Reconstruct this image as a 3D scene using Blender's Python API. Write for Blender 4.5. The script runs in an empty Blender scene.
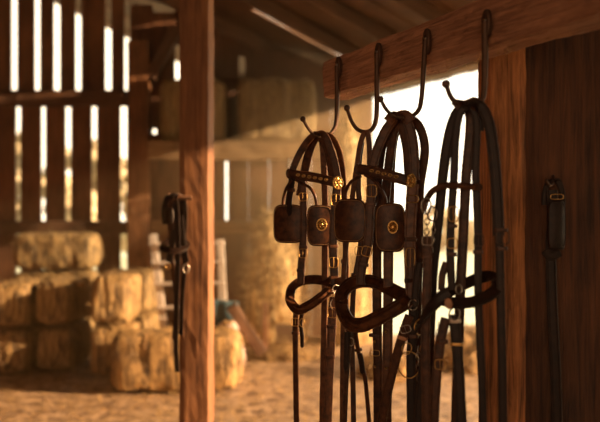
import bpy, bmesh, math, random
from mathutils import Vector, Matrix, noise
S = bpy.context.scene
COL = S.collection
F = 750.0
EYE = 1.5
def P(px, py, Y):                      # a point seen at a pixel, at depth Y from the camera
    return Vector(((px - 300) / F * Y, Y, EYE - (py - 211) / F * Y))

# ---------------------------------------------------------------- camera
cd = bpy.data.cameras.new('camera'); cam = bpy.data.objects.new('camera', cd); COL.objects.link(cam)
cam.location = (0, 0, EYE); cam.rotation_euler = (math.pi / 2, 0, 0)
cd.sensor_width = 36; cd.lens = 45; cd.clip_start = .05; cd.clip_end = 300
cd.dof.use_dof = True; cd.dof.focus_distance = 2.14; cd.dof.aperture_fstop = 2.1
S.camera = cam
S.view_settings.view_transform = 'Standard'; S.view_settings.look = 'None'
S.view_settings.gamma = 1; S.view_settings.use_curve_mapping = False
S.view_settings.exposure = 0.22
# ---------------------------------------------------------------- sky: bright low haze on the sun's side, dim behind
W = bpy.data.worlds.new('sky'); S.world = W; W.use_nodes = True
nt = W.node_tree; nt.nodes.clear()
wo = nt.nodes.new('ShaderNodeOutputWorld'); bg = nt.nodes.new('ShaderNodeBackground')
tc = nt.nodes.new('ShaderNodeTexCoord'); dt = nt.nodes.new('ShaderNodeVectorMath'); dt.operation = 'DOT_PRODUCT'
SKYDIR = Vector((.45, .88, .12)).normalized()
dt.inputs[1].default_value = SKYDIR
rp = nt.nodes.new('ShaderNodeValToRGB')
mr = nt.nodes.new('ShaderNodeMapRange'); mr.inputs['From Min'].default_value = -1; mr.inputs['From Max'].default_value = 1
nt.links.new(tc.outputs['Generated'], dt.inputs[0]); nt.links.new(dt.outputs['Value'], mr.inputs['Value'])
nt.links.new(mr.outputs[0], rp.inputs['Fac']); nt.links.new(rp.outputs['Color'], bg.inputs['Color'])
e = rp.color_ramp.elements
e[0].position = 0.0; e[0].color = (.055, .034, .02, 1)
e[1].position = 1.0; e[1].color = (1, .82, .58, 1)
m = rp.color_ramp.elements.new(.5); m.color = (.09, .06, .04, 1)
m = rp.color_ramp.elements.new(.78); m.color = (.62, .50, .36, 1)
m = rp.color_ramp.elements.new(.9); m.color = (1, .80, .54, 1)
bg.inputs['Strength'].default_value = 2.9
nt.links.new(bg.outputs[0], wo.inputs['Surface'])
# ---------------------------------------------------------------- sun, low, from the right
sd = bpy.data.lights.new('sun', 'SUN'); sun = bpy.data.objects.new('sun', sd); COL.objects.link(sun)
SUNV = Vector((-1, .17, -.25)).normalized()
sun.rotation_euler = SUNV.to_track_quat('-Z', 'Y').to_euler()
sd.energy = 15.5; sd.color = (1, .62, .31); sd.angle = math.radians(.8)
HAZE = 0.006
# added warm fill lamp behind the camera, no real door there
ad = bpy.data.lights.new('front_fill', 'AREA'); al = bpy.data.objects.new('front_fill', ad); COL.objects.link(al)
ad.shape = 'RECTANGLE'; ad.size = 3.0; ad.size_y = 2.6; ad.energy = 42; ad.color = (1, .62, .36)
al.location = (-1.2, -3.3, 1.9); al.rotation_euler = (math.radians(92), 0, math.radians(-14))

# ---------------------------------------------------------------- materials
def mat(name): 
    m = bpy.data.materials.new(name); m.use_nodes = True
    return m, m.node_tree, m.node_tree.nodes['Principled BSDF']
def wood(name, c1, c2, axis='Z', rough=.75, scale=1.0, bump=.5):
    m, nt, b = mat(name); L = nt.links.new
    tc = nt.nodes.new('ShaderNodeTexCoord'); mp = nt.nodes.new('ShaderNodeMapping')
    sc = {'X': (1.2, 22, 22), 'Y': (22, 1.2, 22), 'Z': (22, 22, 1.2)}[axis]
    mp.inputs['Scale'].default_value = [v * scale for v in sc]
    L(tc.outputs['Object'], mp.inputs['Vector'])
    n = nt.nodes.new('ShaderNodeTexNoise'); n.inputs['Scale'].default_value = 2.2; n.inputs['Detail'].default_value = 8; n.inputs['Roughness'].default_value = .68
    n.inputs['Distortion'].default_value = .5
    L(mp.outputs[0], n.inputs['Vector'])
    n2 = nt.nodes.new('ShaderNodeTexNoise'); n2.inputs['Scale'].default_value = 2.5 * scale; n2.inputs['Detail'].default_value = 4
    L(tc.outputs['Object'], n2.inputs['Vector'])
    mx = nt.nodes.new('ShaderNodeMath'); mx.operation = 'MULTIPLY_ADD'; mx.inputs[1].default_value = .35
    ad_ = nt.nodes.new('ShaderNodeMath'); ad_.operation = 'MULTIPLY'; ad_.inputs[1].default_value = .7
    L(n.outputs['Fac'], ad_.inputs[0]); L(n2.outputs['Fac'], mx.inputs[0]); L(ad_.outputs[0], mx.inputs[2])
    r = nt.nodes.new('ShaderNodeValToRGB'); r.color_ramp.elements[0].position = .4; r.color_ramp.elements[1].position = .66
    r.color_ramp.elements[0].color = (*c1, 1); r.color_ramp.elements[1].color = (*c2, 1)
    L(mx.outputs[0], r.inputs['Fac']); L(r.outputs['Color'], b.inputs['Base Color'])
    bp = nt.nodes.new('ShaderNodeBump'); bp.inputs['Strength'].default_value = bump; bp.inputs['Distance'].default_value = .01
    L(n.outputs['Fac'], bp.inputs['Height']); L(bp.outputs[0], b.inputs['Normal'])
    b.inputs['Roughness'].default_value = rough
    return m
def straw(name, c1, c2, sc=(60, 60, 12)):
    m, nt, b = mat(name); L = nt.links.new
    tc = nt.nodes.new('ShaderNodeTexCoord'); mp = nt.nodes.new('ShaderNodeMapping'); mp.inputs['Scale'].default_value = sc
    L(tc.outputs['Object'], mp.inputs['Vector'])
    n = nt.nodes.new('ShaderNodeTexNoise'); n.inputs['Scale'].default_value = 1; n.inputs['Detail'].default_value = 6; n.inputs['Roughness'].default_value = .7
    n.inputs['Distortion'].default_value = .4
    L(mp.outputs[0], n.inputs['Vector'])
    r = nt.nodes.new('ShaderNodeValToRGB'); r.color_ramp.elements[0].position = .38; r.color_ramp.elements[1].position = .62
    r.color_ramp.elements[0].color = (*c1, 1); r.color_ramp.elements[1].color = (*c2, 1)
    L(n.outputs['Fac'], r.inputs['Fac']); L(r.outputs['Color'], b.inputs['Base Color'])
    bp = nt.nodes.new('ShaderNodeBump'); bp.inputs['Strength'].default_value = .9; bp.inputs['Distance'].default_value = .02
    L(n.outputs['Fac'], bp.inputs['Height']); L(bp.outputs[0], b.inputs['Normal'])
    b.inputs['Roughness'].default_value = .7
    return m
def leather(name, c1, c2, rough=.42):
    m, nt, b = mat(name); L = nt.links.new
    tc = nt.nodes.new('ShaderNodeTexCoord')
    n = nt.nodes.new('ShaderNodeTexNoise'); n.inputs['Scale'].default_value = 45; n.inputs['Detail'].default_value = 6; n.inputs['Roughness'].default_value = .65
    L(tc.outputs['Object'], n.inputs['Vector'])
    r = nt.nodes.new('ShaderNodeValToRGB'); r.color_ramp.elements[0].position = .35; r.color_ramp.elements[1].position = .7
    r.color_ramp.elements[0].color = (*c1, 1); r.color_ramp.elements[1].color = (*c2, 1)
    L(n.outputs['Fac'], r.inputs['Fac']); L(r.outputs['Color'], b.inputs['Base Color'])
    bp = nt.nodes.new('ShaderNodeBump'); bp.inputs['Strength'].default_value = .35; bp.inputs['Distance'].default_value = .002
    L(n.outputs['Fac'], bp.inputs['Height']); L(bp.outputs[0], b.inputs['Normal'])
    b.inputs['Roughness'].default_value = rough; b.inputs['Specular IOR Level'].default_value = .3
    return m
def plain(name, c, rough=.6, metal=0.0):
    m, nt, b = mat(name); L = nt.links.new
    n = nt.nodes.new('ShaderNodeTexNoise'); n.inputs['Scale'].default_value = 30
    tc = nt.nodes.new('ShaderNodeTexCoord'); L(tc.outputs['Object'], n.inputs['Vector'])
    r = nt.nodes.new('ShaderNodeValToRGB')
    r.color_ramp.elements[0].color = (*[v * .72 for v in c], 1); r.color_ramp.elements[1].color = (*[min(1, v * 1.2) for v in c], 1)
    L(n.outputs['Fac'], r.inputs['Fac']); L(r.outputs['Color'], b.inputs['Base Color'])
    b.inputs['Roughness'].default_value = rough; b.inputs['Metallic'].default_value = metal
    return m
M = dict(
    plank=wood('barn_plank', (.06, .022, .009), (.24, .095, .036)),
    tie=wood('tie_wood', (.05, .02, .009), (.16, .07, .03), 'X'),
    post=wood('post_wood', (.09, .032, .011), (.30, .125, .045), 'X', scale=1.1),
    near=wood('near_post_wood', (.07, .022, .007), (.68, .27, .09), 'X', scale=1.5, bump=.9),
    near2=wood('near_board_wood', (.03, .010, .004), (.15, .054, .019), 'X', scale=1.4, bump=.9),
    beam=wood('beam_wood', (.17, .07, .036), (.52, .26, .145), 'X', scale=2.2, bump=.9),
    roof=wood('roof_wood', (.05, .022, .01), (.2, .09, .04), 'X'),
    loft=wood('loft_wood', (.12, .06, .025), (.36, .2, .09), 'X'),
    pale=wood('pale_wood', (.40, .31, .25), (.70, .58, .50)),
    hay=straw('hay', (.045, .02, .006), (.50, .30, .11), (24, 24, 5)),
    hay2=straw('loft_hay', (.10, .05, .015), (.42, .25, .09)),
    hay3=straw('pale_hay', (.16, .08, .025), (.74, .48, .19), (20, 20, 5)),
    floor=straw('straw_floor', (.13, .07, .035), (.50, .34, .21), (9, 9, 9)),
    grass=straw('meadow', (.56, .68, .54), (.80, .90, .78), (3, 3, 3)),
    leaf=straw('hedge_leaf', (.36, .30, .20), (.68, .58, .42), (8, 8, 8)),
    leather=leather('dark_leather', (.022, .007, .003), (.11, .038, .013)),
    leather_red=leather('brown_leather', (.05, .018, .008), (.17, .065, .026)),
    leather_black=leather('black_leather', (.009, .0035, .002), (.030, .012, .006), .5),
    leather_tan=leather('tan_leather', (.25, .11, .05), (.55, .28, .14)),
    brass=plain('brass', (.46, .27, .09), .36, 1.0),
    steel=plain('steel', (.34, .28, .23), .3, 1.0),
    iron=plain('rusty_iron', (.10, .055, .035), .55, .6),
    thread=plain('waxed_thread', (.42, .25, .12), .7),
    twine=plain('twine', (.30, .17, .07), .9),
    teal=plain('teal_cloth', (.035, .075, .09), .9),
    sack=plain('pale_sacking', (.55, .40, .36), .9),
    stone=plain('ground_stone', (.2, .15, .1), .9),
)

# ---------------------------------------------------------------- object helpers
def link(name, me, m=None, parent=None, smooth=None):
    o = bpy.data.objects.new(name, me); COL.objects.link(o)
    if m: me.materials.append(M[m] if isinstance(m, str) else m)
    if parent is not None: o.parent = parent
    if smooth is not None:
        for p in me.polygons: p.use_smooth = True
        me.set_sharp_from_angle(angle=math.radians(smooth))
    return o
def from_bm(name, bm, m=None, parent=None, smooth=None):
    me = bpy.data.meshes.new(name); bmesh.ops.recalc_face_normals(bm, faces=bm.faces); bm.to_mesh(me); bm.free()
    return link(name, me, m, parent, smooth)
def thing(name, label, cat, group=None, loc=(0, 0, 0)):
    o = bpy.data.objects.new(name, None); COL.objects.link(o); o.empty_display_size = .05
    o.location = loc; return tag(o, label, cat, group)
def tag(o, label, cat, group=None, kind=None):
    o['label'] = label; o['category'] = cat
    if group: o['group'] = group
    if kind: o['kind'] = kind
    return o
def struct(o): o['kind'] = 'structure'; return o
def box(bm, a, b, rot=None, piv=None):
    vs = []
    for x in (a[0], b[0]):
        for y in (a[1], b[1]):
            for z in (a[2], b[2]):
                v = Vector((x, y, z))
                if rot is not None: v = rot @ (v - piv) + piv
                vs.append(bm.verts.new(v))
    for f in ((0, 1, 3, 2), (4, 6, 7, 5), (0, 4, 5, 1), (2, 3, 7, 6), (0, 2, 6, 4), (1, 5, 7, 3)):
        bm.faces.new([vs[i] for i in f])
def obox(bm, c, ax, ay, az):            # oriented box: centre, three half-axis vectors
    vs = [bm.verts.new(c + ax * i + ay * j + az * k) for i in (-1, 1) for j in (-1, 1) for k in (-1, 1)]
    for f in ((0, 1, 3, 2), (4, 6, 7, 5), (0, 4, 5, 1), (2, 3, 7, 6), (0, 2, 6, 4), (1, 5, 7, 3)):
        bm.faces.new([vs[i] for i in f])
def rough_beam(name, p0, p1, up, hw, hh, m, parent=None, seed=0, amp=.004, seg=40, loc=None):
    """a sawn timber from p0 to p1 with worn, uneven edges"""
    p0 = Vector(p0); p1 = Vector(p1); d = (p1 - p0); Ln = d.length; t = d.normalized()
    up = Vector(up); up = (up - t * up.dot(t)).normalized(); s = t.cross(up).normalized()
    bm = bmesh.new(); rings = []
    pr = []
    n = 5
    for i in range(n): pr.append((-1 + 2 * i / n, -1))
    for i in range(n): pr.append((1, -1 + 2 * i / n))
    for i in range(n): pr.append((1 - 2 * i / n, 1))
    for i in range(n): pr.append((-1, 1 - 2 * i / n))
    mid = (p0 + p1) / 2
    R = Matrix((t, s, up))          # world -> local rows
    for k in range(seg + 1):
        f = k / seg; ring = []
        for a, b in pr:
            corner = abs(a) == 1 and abs(b) == 1
            q = Vector((-Ln / 2 + Ln * f, a * hw * (.965 if corner else 1), b * hh * (.965 if corner else 1)))
            nz = noise.noise_vector(Vector((q.x * 7 + seed, q.y * 12 + seed * 1.7, q.z * 12))) * amp
            nz += noise.noise_vector(Vector((q.x * 40 + seed, q.y * 50, q.z * 50))) * amp * .45
            ring.append(bm.verts.new(q + nz))
        rings.append(ring)
    N = len(pr)
    for k in range(seg):
        for i in range(N):
            bm.faces.new((rings[k][i], rings[k][(i + 1) % N], rings[k + 1][(i + 1) % N], rings[k + 1][i]))
    bm.faces.new(rings[0][::-1]); bm.faces.new(rings[-1])
    o = from_bm(name, bm, m, parent)
    o.matrix_world = Matrix.Translation(mid) @ R.transposed().to_4x4()
    return o
def catmull(pts, sub=8):
    out = []; n = len(pts)
    for i in range(n - 1):
        p0 = pts[max(i - 1, 0)]; p1 = pts[i]; p2 = pts[i + 1]; p3 = pts[min(i + 2, n - 1)]
        for k in range(sub):
            t = k / sub
            out.append(.5 * ((2 * p1) + (p2 - p0) * t + (2 * p0 - 5 * p1 + 4 * p2 - p3) * t * t + (3 * p1 - p0 - 3 * p2 + p3) * t ** 3))
    out.append(pts[-1].copy()); return out
def tube_bm(bm, pts, radii, seg=10, closed=False):
    n = len(pts); rings = []; prev = None
    for i, p in enumerate(pts):
        if closed: t = pts[(i + 1) % n] - pts[i - 1]
        else: t = pts[min(i + 1, n - 1)] - pts[max(i - 1, 0)]
        t.normalize()
        if prev is None:
            a = Vector((0, 0, 1)) if abs(t.z) < .9 else Vector((1, 0, 0))
            u = t.cross(a).normalized()
        else: u = (prev - t * prev.dot(t)).normalized()
        prev = u; v = t.cross(u)
        r = radii[i] if isinstance(radii, (list, tuple)) else radii
        rings.append([bm.verts.new(p + (u * math.cos(2 * math.pi * k / seg) + v * math.sin(2 * math.pi * k / seg)) * r) for k in range(seg)])
    for i in range(n if closed else n - 1):
        a = rings[i]; b = rings[(i + 1) % n]
        for k in range(seg): bm.faces.new((a[k], a[(k + 1) % seg], b[(k + 1) % seg], b[k]))
    if not closed: bm.faces.new(rings[0][::-1]); bm.faces.new(rings[-1])
def ring_bm(bm, c, ax, ay, r, rx, ry=None, n=20, seg=8):
    ry = ry or rx
    tube_bm(bm, [c + ax * math.cos(2 * math.pi * i / n) * rx + ay * math.sin(2 * math.pi * i / n) * ry for i in range(n)], r, seg, True)
def sweep_bm(bm, pts, wdirs, w, t, groove=True):
    """a flat strap along pts; wdirs = direction of its width at each point; w may vary"""
    n = len(pts); rings = []
    for i, p in enumerate(pts):
        tg = (pts[min(i + 1, n - 1)] - pts[max(i - 1, 0)]).normalized()
        wd = wdirs[i]; wd = (wd - tg * wd.dot(tg)).normalized(); nn = tg.cross(wd).normalized()
        ww = (w[i] if isinstance(w, list) else w) / 2; tt = t / 2
        e = min(tt, ww * .3)
        g = tt * .62 if groove else tt
        prof = [(-ww, -tt * .45), (-ww + e * .6, -tt), (-ww * .70, -tt), (-ww * .62, -g), (-ww * .54, -tt * 1.05), (0, -tt * 1.15), (ww * .54, -tt * 1.05), (ww * .62, -g), (ww * .70, -tt), (ww - e * .6, -tt), (ww, -tt * .45),
                (ww, tt * .45), (ww - e * .6, tt), (ww * .70, tt), (ww * .62, g), (ww * .54, tt * 1.05), (0, tt * 1.15), (-ww * .54, tt * 1.05), (-ww * .62, g), (-ww * .70, tt), (-ww + e * .6, tt), (-ww, tt * .45)]
        rings.append([bm.verts.new(p + wd * a + nn * b) for a, b in prof])
    N = len(rings[0])
    for i in range(n - 1):
        for k in range(N): bm.faces.new((rings[i][k], rings[i][(k + 1) % N], rings[i + 1][(k + 1) % N], rings[i + 1][k]))
    bm.faces.new(rings[0][::-1]); bm.faces.new(rings[-1])

# ================================================================= THE SETTING
NI = Vector((-.9015, -.4327, 0))       # into the barn from the right-hand wall
EA = Vector((-.4327, .9015, 0))        # along that wall, away from the camera
CORN = Vector((.876, 9, 0))
BACK = 9.0
def roof_z(x, y): return 3.07 + .38 * ((x - CORN.x) * NI.x + (y - CORN.y) * NI.y)

# floor
bm = bmesh.new(); box(bm, (-6, -4, -.1), (5.5, 9.1, 0)); struct(from_bm('floor', bm, 'floor'))
# back wall: one wall of upright boards with open gaps between them
bm = bmesh.new(); rnd = random.Random(3)
def xs(px): return (px - 300) / F * BACK
def tier(gaps, z0, zf, x0, x1, yo):
    """boards between gaps = [(px centre, width m, z from, z to)] ; full-height gaps"""
    x = x0
    gl = sorted(gaps)
    for g in gl + [None]:
        xe = xs(g[0]) - g[1] / 2 if g else x1
        # split the run into boards with hairline seams
        run = xe - x; nb = max(1, round(run / .26)); 
        for i in range(nb):
            a = x + run * i / nb + (.0015 if i else 0); b = x + run * (i + 1) / nb - (.0015 if i < nb - 1 else 0)
            y = BACK + yo + rnd.uniform(0, .012)
            zt = (min(zf(a), zf(b)))
            box(bm, (a, y, z0), (b, y + .03, zt))
        if g:
            if len(g) > 2:       # gap open only over part of the height: battened above and below
                for (za, zb) in g[2]: box(bm, (xe - .01, BACK + .05, za), (xe + g[1] + .01, BACK + .07, zb))
            x = xe + g[1]
ztop = lambda x: roof_z(x, BACK) + .0
Z98 = EYE + (211 - 98) / F * BACK
up = [(-12, .06), (14, .07), (37, .06), (56.5, .078), (78, .068), (88, .045, [(2.8, 3.07), (3.01, 4.6)]), (108, .075), (127, .07), (178.5, .09, [(2.8, 3.08), (3.50, 4.6)]), (242, .075, [(2.8, 3.15), (3.37, 4.2)])]
tier(up, Z98, ztop, -5.2, CORN.x, 0)
lo = [(154.5, .05, [(0, 2.43), (2.49, 2.9)]), (-8, .06), (18, .06), (43, .05), (68, .068), (94, .06), (123.5, .078), (226.5, .03, [(0, 1.3), (2.1, 2.9)])]
tier(lo, 0, lambda x: Z98, -5.2, CORN.x, -.004)
struct(from_bm('wall_back', bm, 'plank'))
# ties across the left part of the back wall
for i, (y, hh, x0, x1, ) in enumerate([(98, .095, -3.6 - 1.5, xs(128)), (227.5, .075, -5.1, xs(128))]):
    z = EYE - (y - 211) / F * (BACK - .1)
    struct(rough_beam('trim_%d' % (i + 1), (x0, BACK - .06, z), (x1, BACK - .06, z), (0, 0, 1), .05, hh, 'tie', seed=i, amp=.008))
# left wall and front
bm = bmesh.new()
y = -4.0
while y < 9.0:
    w = rnd.uniform(.2, .28); box(bm, (-5.2, y, 0), (-5.17, min(y + w - .004, 9), 5.4)); y += w
struct(from_bm('wall_left', bm, 'plank'))
# right wall: solid near the camera, a wide open doorway further back, boards above the doorway
def wr(v, z): q = CORN - EA * v; return Vector((q.x, q.y, z))
LINT = 2.90
DOOR0, DOOR1 = 0.0, 8.35  # unseen near end of the opening, set to keep sun off the near post
bm = bmesh.new()
def wallpiece(v0, v1, z0, z1):
    c = (wr(v0, z0) + wr(v1, z1)) / 2 - NI * .02
    obox(bm, c, EA * (v1 - v0) / 2, NI * .02, Vector((0, 0, (z1 - z0) / 2)))
v = 0.0
while v < 14:
    w = .24
    wallpiece(v, v + w - .004, LINT if v < DOOR1 else 0, 3.17); v += w
struct(from_bm('wall_right', bm, 'plank'))
struct(rough_beam('trim_3', wr(0, LINT + .06) + NI * .05, wr(10, LINT + .06) + NI * .05, (0, 0, 1), .05, .07, 'loft', seed=4, amp=.008))
# ceiling: the sloping roof, boards running up the slope, two open joints
SL = Vector((NI.x, NI.y, .38)).normalized()
def roof_pt(v, u, dz=0):               # v along the eave from the back corner, u up the slope
    q = CORN - EA * v; return Vector((q.x, q.y, 3.07)) + SL * u + Vector((0, 0, dz))
def roof_hit(px, py):
    d = Vector(((px - 300) / F, 1, -(py - 211) / F)); o = Vector((0, 0, EYE))
    nrm = SL.cross(EA); t = (Vector((CORN.x, CORN.y, 3.07)) - o).dot(nrm) / d.dot(nrm); q = o + d * t
    r = q - Vector((CORN.x, CORN.y, 3.07)); return -r.dot(EA), r.dot(SL), q
g1 = roof_hit(285, 63); g2 = roof_hit(320, 49)
print('roof gaps', g1, g2, roof_hit(247, 46), roof_hit(372, 38))
bm = bmesh.new()
nrm = SL.cross(EA).normalized()
if nrm.z < 0: nrm = -nrm
ROOFG = [(g1[0], .085, g1[1] - .55, g1[1] + 1.35), (g2[0], .08, g2[1] - .6, g2[1] + .9)]
v = -3.0
cuts = [-3.0]
for g in sorted(ROOFG): cuts += [g[0] - g[1] / 2, g[0] + g[1] / 2]
cuts.append(14.5)
def roofboard(v0, v1, u0, u1):
    n = max(1, round((v1 - v0) / .3))
    for i in range(n):
        a = v0 + (v1 - v0) * i / n; b = v0 + (v1 - v0) * (i + 1) / n
        c = (roof_pt(a, u0) + roof_pt(b, u1)) / 2 + nrm * (.05 + .012 * (i % 2))
        obox(bm, c, EA * (b - a) / 2, SL * (u1 - u0) / 2, nrm * .012)
for i in range(0, len(cuts) - 1, 1):
    if i % 2 == 0: roofboard(cuts[i], cuts[i + 1], -.4, 9.0)
    else:
        g = sorted(ROOFG)[i // 2]
        roofboard(cuts[i], cuts[i + 1], -.4, g[2]); roofboard(cuts[i], cuts[i + 1], g[3], 9.0)
struct(from_bm('ceiling', bm, 'roof'))
k = 4
for v_ in (-.6, .5, 1.25, 2.1, 3.3, 4.5, 5.7, 6.9, 8.1):
    struct(rough_beam('trim_%d' % k, roof_pt(v_, -.2) - nrm * .04, roof_pt(v_, 8.8) - nrm * .04, nrm, .04, .075, 'roof', seed=k, amp=.006)); k += 1
# outside ground
bm = bmesh.new(); box(bm, (-60, 9.1, -.2), (60, 90, -.05)); box(bm, (5.5, -30, -.2), (60, 9.1, -.05))
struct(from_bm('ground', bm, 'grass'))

# ================================================================= TIMBERS
def timber(name, p0, p1, upv, hw, hh, m, label, cat, seed=0, amp=.006, seg=40, group=None):
    return tag(rough_beam(name, p0, p1, upv, hw, hh, m, seed=seed, amp=amp, seg=seg), label, cat, group)
# corner post at the end of the ties
timber('corner_post', (xs(141.5), 8.86, 0), (xs(141.5), 8.86, 3.5), (0, 1, 0), .125, .07, 'post', 'thick square post in the barn back wall, right of the slatted light gaps', 'post', 1)
timber('diagonal_brace', P(150, 78, 8.84), P(176, 30, 8.84), (0, 1, 0), .07, .05, 'tie', 'slanting timber brace rising from the back wall post to the roof', 'brace', 2)
# nearer post in the middle
MP = Vector((-.506, 3.62, 0))
timber('timber_post', (MP.x, MP.y + .07, 0), (MP.x, MP.y + .07, 3.9), (.10, 1, 0), .072, .07, 'post', 'tall square timber post standing alone left of centre, sunlit on its right edge', 'post', 3, .0045, 80)
# rail on which the bridles hang
def RB(Y, z): return Vector((.118 + .4785 * (2.4 - Y), Y, z))
off = -NI * .055
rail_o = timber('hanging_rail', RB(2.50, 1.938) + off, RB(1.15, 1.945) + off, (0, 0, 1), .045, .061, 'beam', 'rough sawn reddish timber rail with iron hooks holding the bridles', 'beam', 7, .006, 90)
# near post and the board beside it
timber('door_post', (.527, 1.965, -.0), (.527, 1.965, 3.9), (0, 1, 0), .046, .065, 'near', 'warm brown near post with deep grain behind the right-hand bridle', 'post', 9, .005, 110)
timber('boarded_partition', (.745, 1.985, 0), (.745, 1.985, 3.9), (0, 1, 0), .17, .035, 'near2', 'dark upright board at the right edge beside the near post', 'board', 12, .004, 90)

# straw and cobweb caught under the rail
rnd = random.Random(5); bm = bmesh.new()
for i in range(46):
    Y_ = rnd.uniform(1.72, 2.47); q = RB(Y_, 1.877) - NI * rnd.uniform(.0, .09)
    d = EA * rnd.uniform(-.03, .03); dz = -rnd.uniform(.003, .016)
    tube_bm(bm, [q + Vector((0, 0, .006)), q + d * .5 + Vector((0, 0, dz)), q + d + Vector((0, 0, dz * rnd.uniform(-.3, .8)))], .0006, 5)
tag(from_bm('straw_wisps', bm, 'hay3'), 'pale straw wisps caught along the underside of the hanging rail', 'straw', kind='stuff')
# loft beam with hay above
LY = 8.25
timber('loft_beam', (-1.66, LY, EYE - (152 - 211) / F * LY), (.22, LY, EYE - (152 - 211) / F * LY), (0, 0, 1), .06, .085, 'loft', 'horizontal loft beam under the dark hay at the back', 'beam', 15, .008)
bm = bmesh.new(); zl = EYE + 59 / F * LY + .087
for i in range(8): box(bm, (-1.66 + i * .25, LY - .06, zl), (-1.66 + i * .25 + .245, 8.99, zl + .03))
struct(from_bm('loft_floor', bm, 'loft'))
# middle rail at the wall
timber('wall_rail', (xs(150), 8.93, EYE - 16 / F * 8.93), (.2, 8.93, EYE - 16 / F * 8.93), (0, 0, 1), .03, .075, 'loft', 'low horizontal rail on the back wall boards below the loft', 'rail', 16)

# ================================================================= HAY
def straw_tufts(bm, surf, n, rnd, ln=(.03, .08), w=.003):
    for _ in range(n):
        p, nn = surf()
        d = (nn * rnd.uniform(.1, .7) + Vector((rnd.uniform(-1, 1), rnd.uniform(-1, 1), rnd.uniform(-1, .6)))).normalized()
        l = rnd.uniform(*ln); s = d.cross(nn)
        s = s.normalized() * w if s.length > 1e-3 else Vector((w, 0, 0))
        t2 = d.cross(s).normalized() * w * .6
        a = [bm.verts.new(p + s), bm.verts.new(p - s), bm.verts.new(p + t2)]
        q = p + d * l; b = [bm.verts.new(q + s * .5), bm.verts.new(q - s * .5), bm.verts.new(q + t2 * .5)]
        for i in range(3): bm.faces.new((a[i], a[(i + 1) % 3], b[(i + 1) % 3], b[i]))
        bm.faces.new(a[::-1]); bm.faces.new(b)
def bale_mesh(L, D, H, seed, m='hay', tufts=420, soft=.12):
    rnd = random.Random(seed); bm = bmesh.new()
    nx, ny, nz = 20, 12, 12
    bmesh.ops.create_cube(bm, size=2); bmesh.ops.subdivide_edges(bm, edges=bm.edges[:], cuts=11, use_grid_fill=True)
    for v in bm.verts:
        c = v.co.copy(); k = 5.0
        r = (abs(c.x) ** k + abs(c.y) ** k + abs(c.z) ** k) ** (1 / k)
        q = c / r; q = c.lerp(q, .75)
        q = Vector((q.x * L / 2, q.y * D / 2, q.z * H / 2))
        # squeezed where the twine runs
        sq = 1 - .07 * sum(math.exp(-((q.x - sx) / .045) ** 2) for sx in (-L * .22, L * .22))
        q.y *= sq; q.z *= sq
        n1 = noise.noise_vector(q * 5 + Vector((seed, 0, 0))) * .012 + noise.noise_vector(Vector((q.x * 22, q.y * 22, q.z * 5 + seed))) * .016
        v.co = q + n1
    def surf():
        f = rnd.choice(faces); return f
    fs = [(f.calc_center_median(), f.normal.copy()) for f in bm.faces]
    bm.normal_update(); fs = [(f.calc_center_median(), f.normal.copy()) for f in bm.faces]
    straw_tufts(bm, lambda: rnd.choice(fs), tufts, rnd)
    me = bpy.data.meshes.new('hay_bale'); bm.to_mesh(me); bm.free(); me.materials.append(M[m])
    zm = min(v.co.z for v in me.vertices)
    # twine
    tms = []
    for sx in (-L * .22, L * .22):
        tw = bmesh.new()
        pts = [Vector((sx + rnd.uniform(-.006, .006), (abs(math.cos(a)) ** .35) * math.copysign(D / 2 * .955, math.cos(a)), (abs(math.sin(a)) ** .35) * math.copysign(H / 2 * .955, math.sin(a)))) for a in [2 * math.pi * i / 40 + .01 for i in range(40)]]
        tube_bm(tw, pts, .005, 6, True)
        tm = bpy.data.meshes.new('twine'); tw.to_mesh(tm); tw.free(); tm.materials.append(M['twine']); tms.append(tm)
    return me, tms
BM_ = [bale_mesh(.9, .47, .405, s) for s in (1, 2, 3)]
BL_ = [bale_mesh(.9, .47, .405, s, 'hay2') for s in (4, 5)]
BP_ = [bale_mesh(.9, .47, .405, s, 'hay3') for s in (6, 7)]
def bale(kind, idx, loc, rz, label, group, sc=(1, 1, 1), tilt=0):
    me, tm = kind[idx % len(kind)]
    root = bpy.data.objects.new('hay_bale', me); COL.objects.link(root)
    root.location = loc; root.rotation_euler = (tilt, 0, rz); root.scale = sc
    for q in tm: t = bpy.data.objects.new('twine', q); COL.objects.link(t); t.parent = root
    tag(root, label, 'hay bale', group); return root
# pixel centre, top y, depth -> bale standing on what is below
def bale_at(kind, idx, px, ztop, Y, rz, label, group, sc=(1, 1, 1), tilt=0):
    X = (px - 300) / F * Y
    return bale(kind, idx, (X, Y, ztop - .205 * sc[2]), rz, label, group, sc, tilt)
G1 = 'hay bales stacked against the left back wall'
Zy = lambda y, Y: EYE - (y - 211) / F * Y
def bale_xy(idx, X, Y, ztop, rz, label, sc, tilt=0, kind=None, g=None):
    return bale(kind or BM_, idx, (X, Y, ztop - .212 * sc[2]), rz, label, g or G1, sc, tilt)
H_ = math.pi / 2
bale_xy(0, -2.68, 8.32, 1.27, .02, 'topmost hay bale of the left stack, just under the low tie beam', (1, 1, .98))
bale_xy(1, -2.70, 8.33, .848, 0, 'hay bale directly below the topmost bale of the left stack', (1, 1, .99))
bale_xy(2, -2.69, 8.32, .424, .01, 'hay bale at the bottom of the left back stack, mostly hidden', (1, 1, .99))
bale_xy(2, -2.27, 7.32, .86, H_ - .03, 'end-on hay bale left of the dark gap in the upper row', (1, .72, 1.0))
bale_xy(1, -2.27, 7.34, .43, H_, 'end-on hay bale on the floor left of the dark gap', (1, .74, 1.0))
bale_xy(0, -2.66, 7.26, .85, H_ + .02, 'end-on hay bale at the far left of the upper row', (1, .74, 1.0))
bale_xy(2, -2.66, 7.26, .425, H_, 'end-on hay bale at the far left, on the floor', (1, .76, 1.0))
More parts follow.
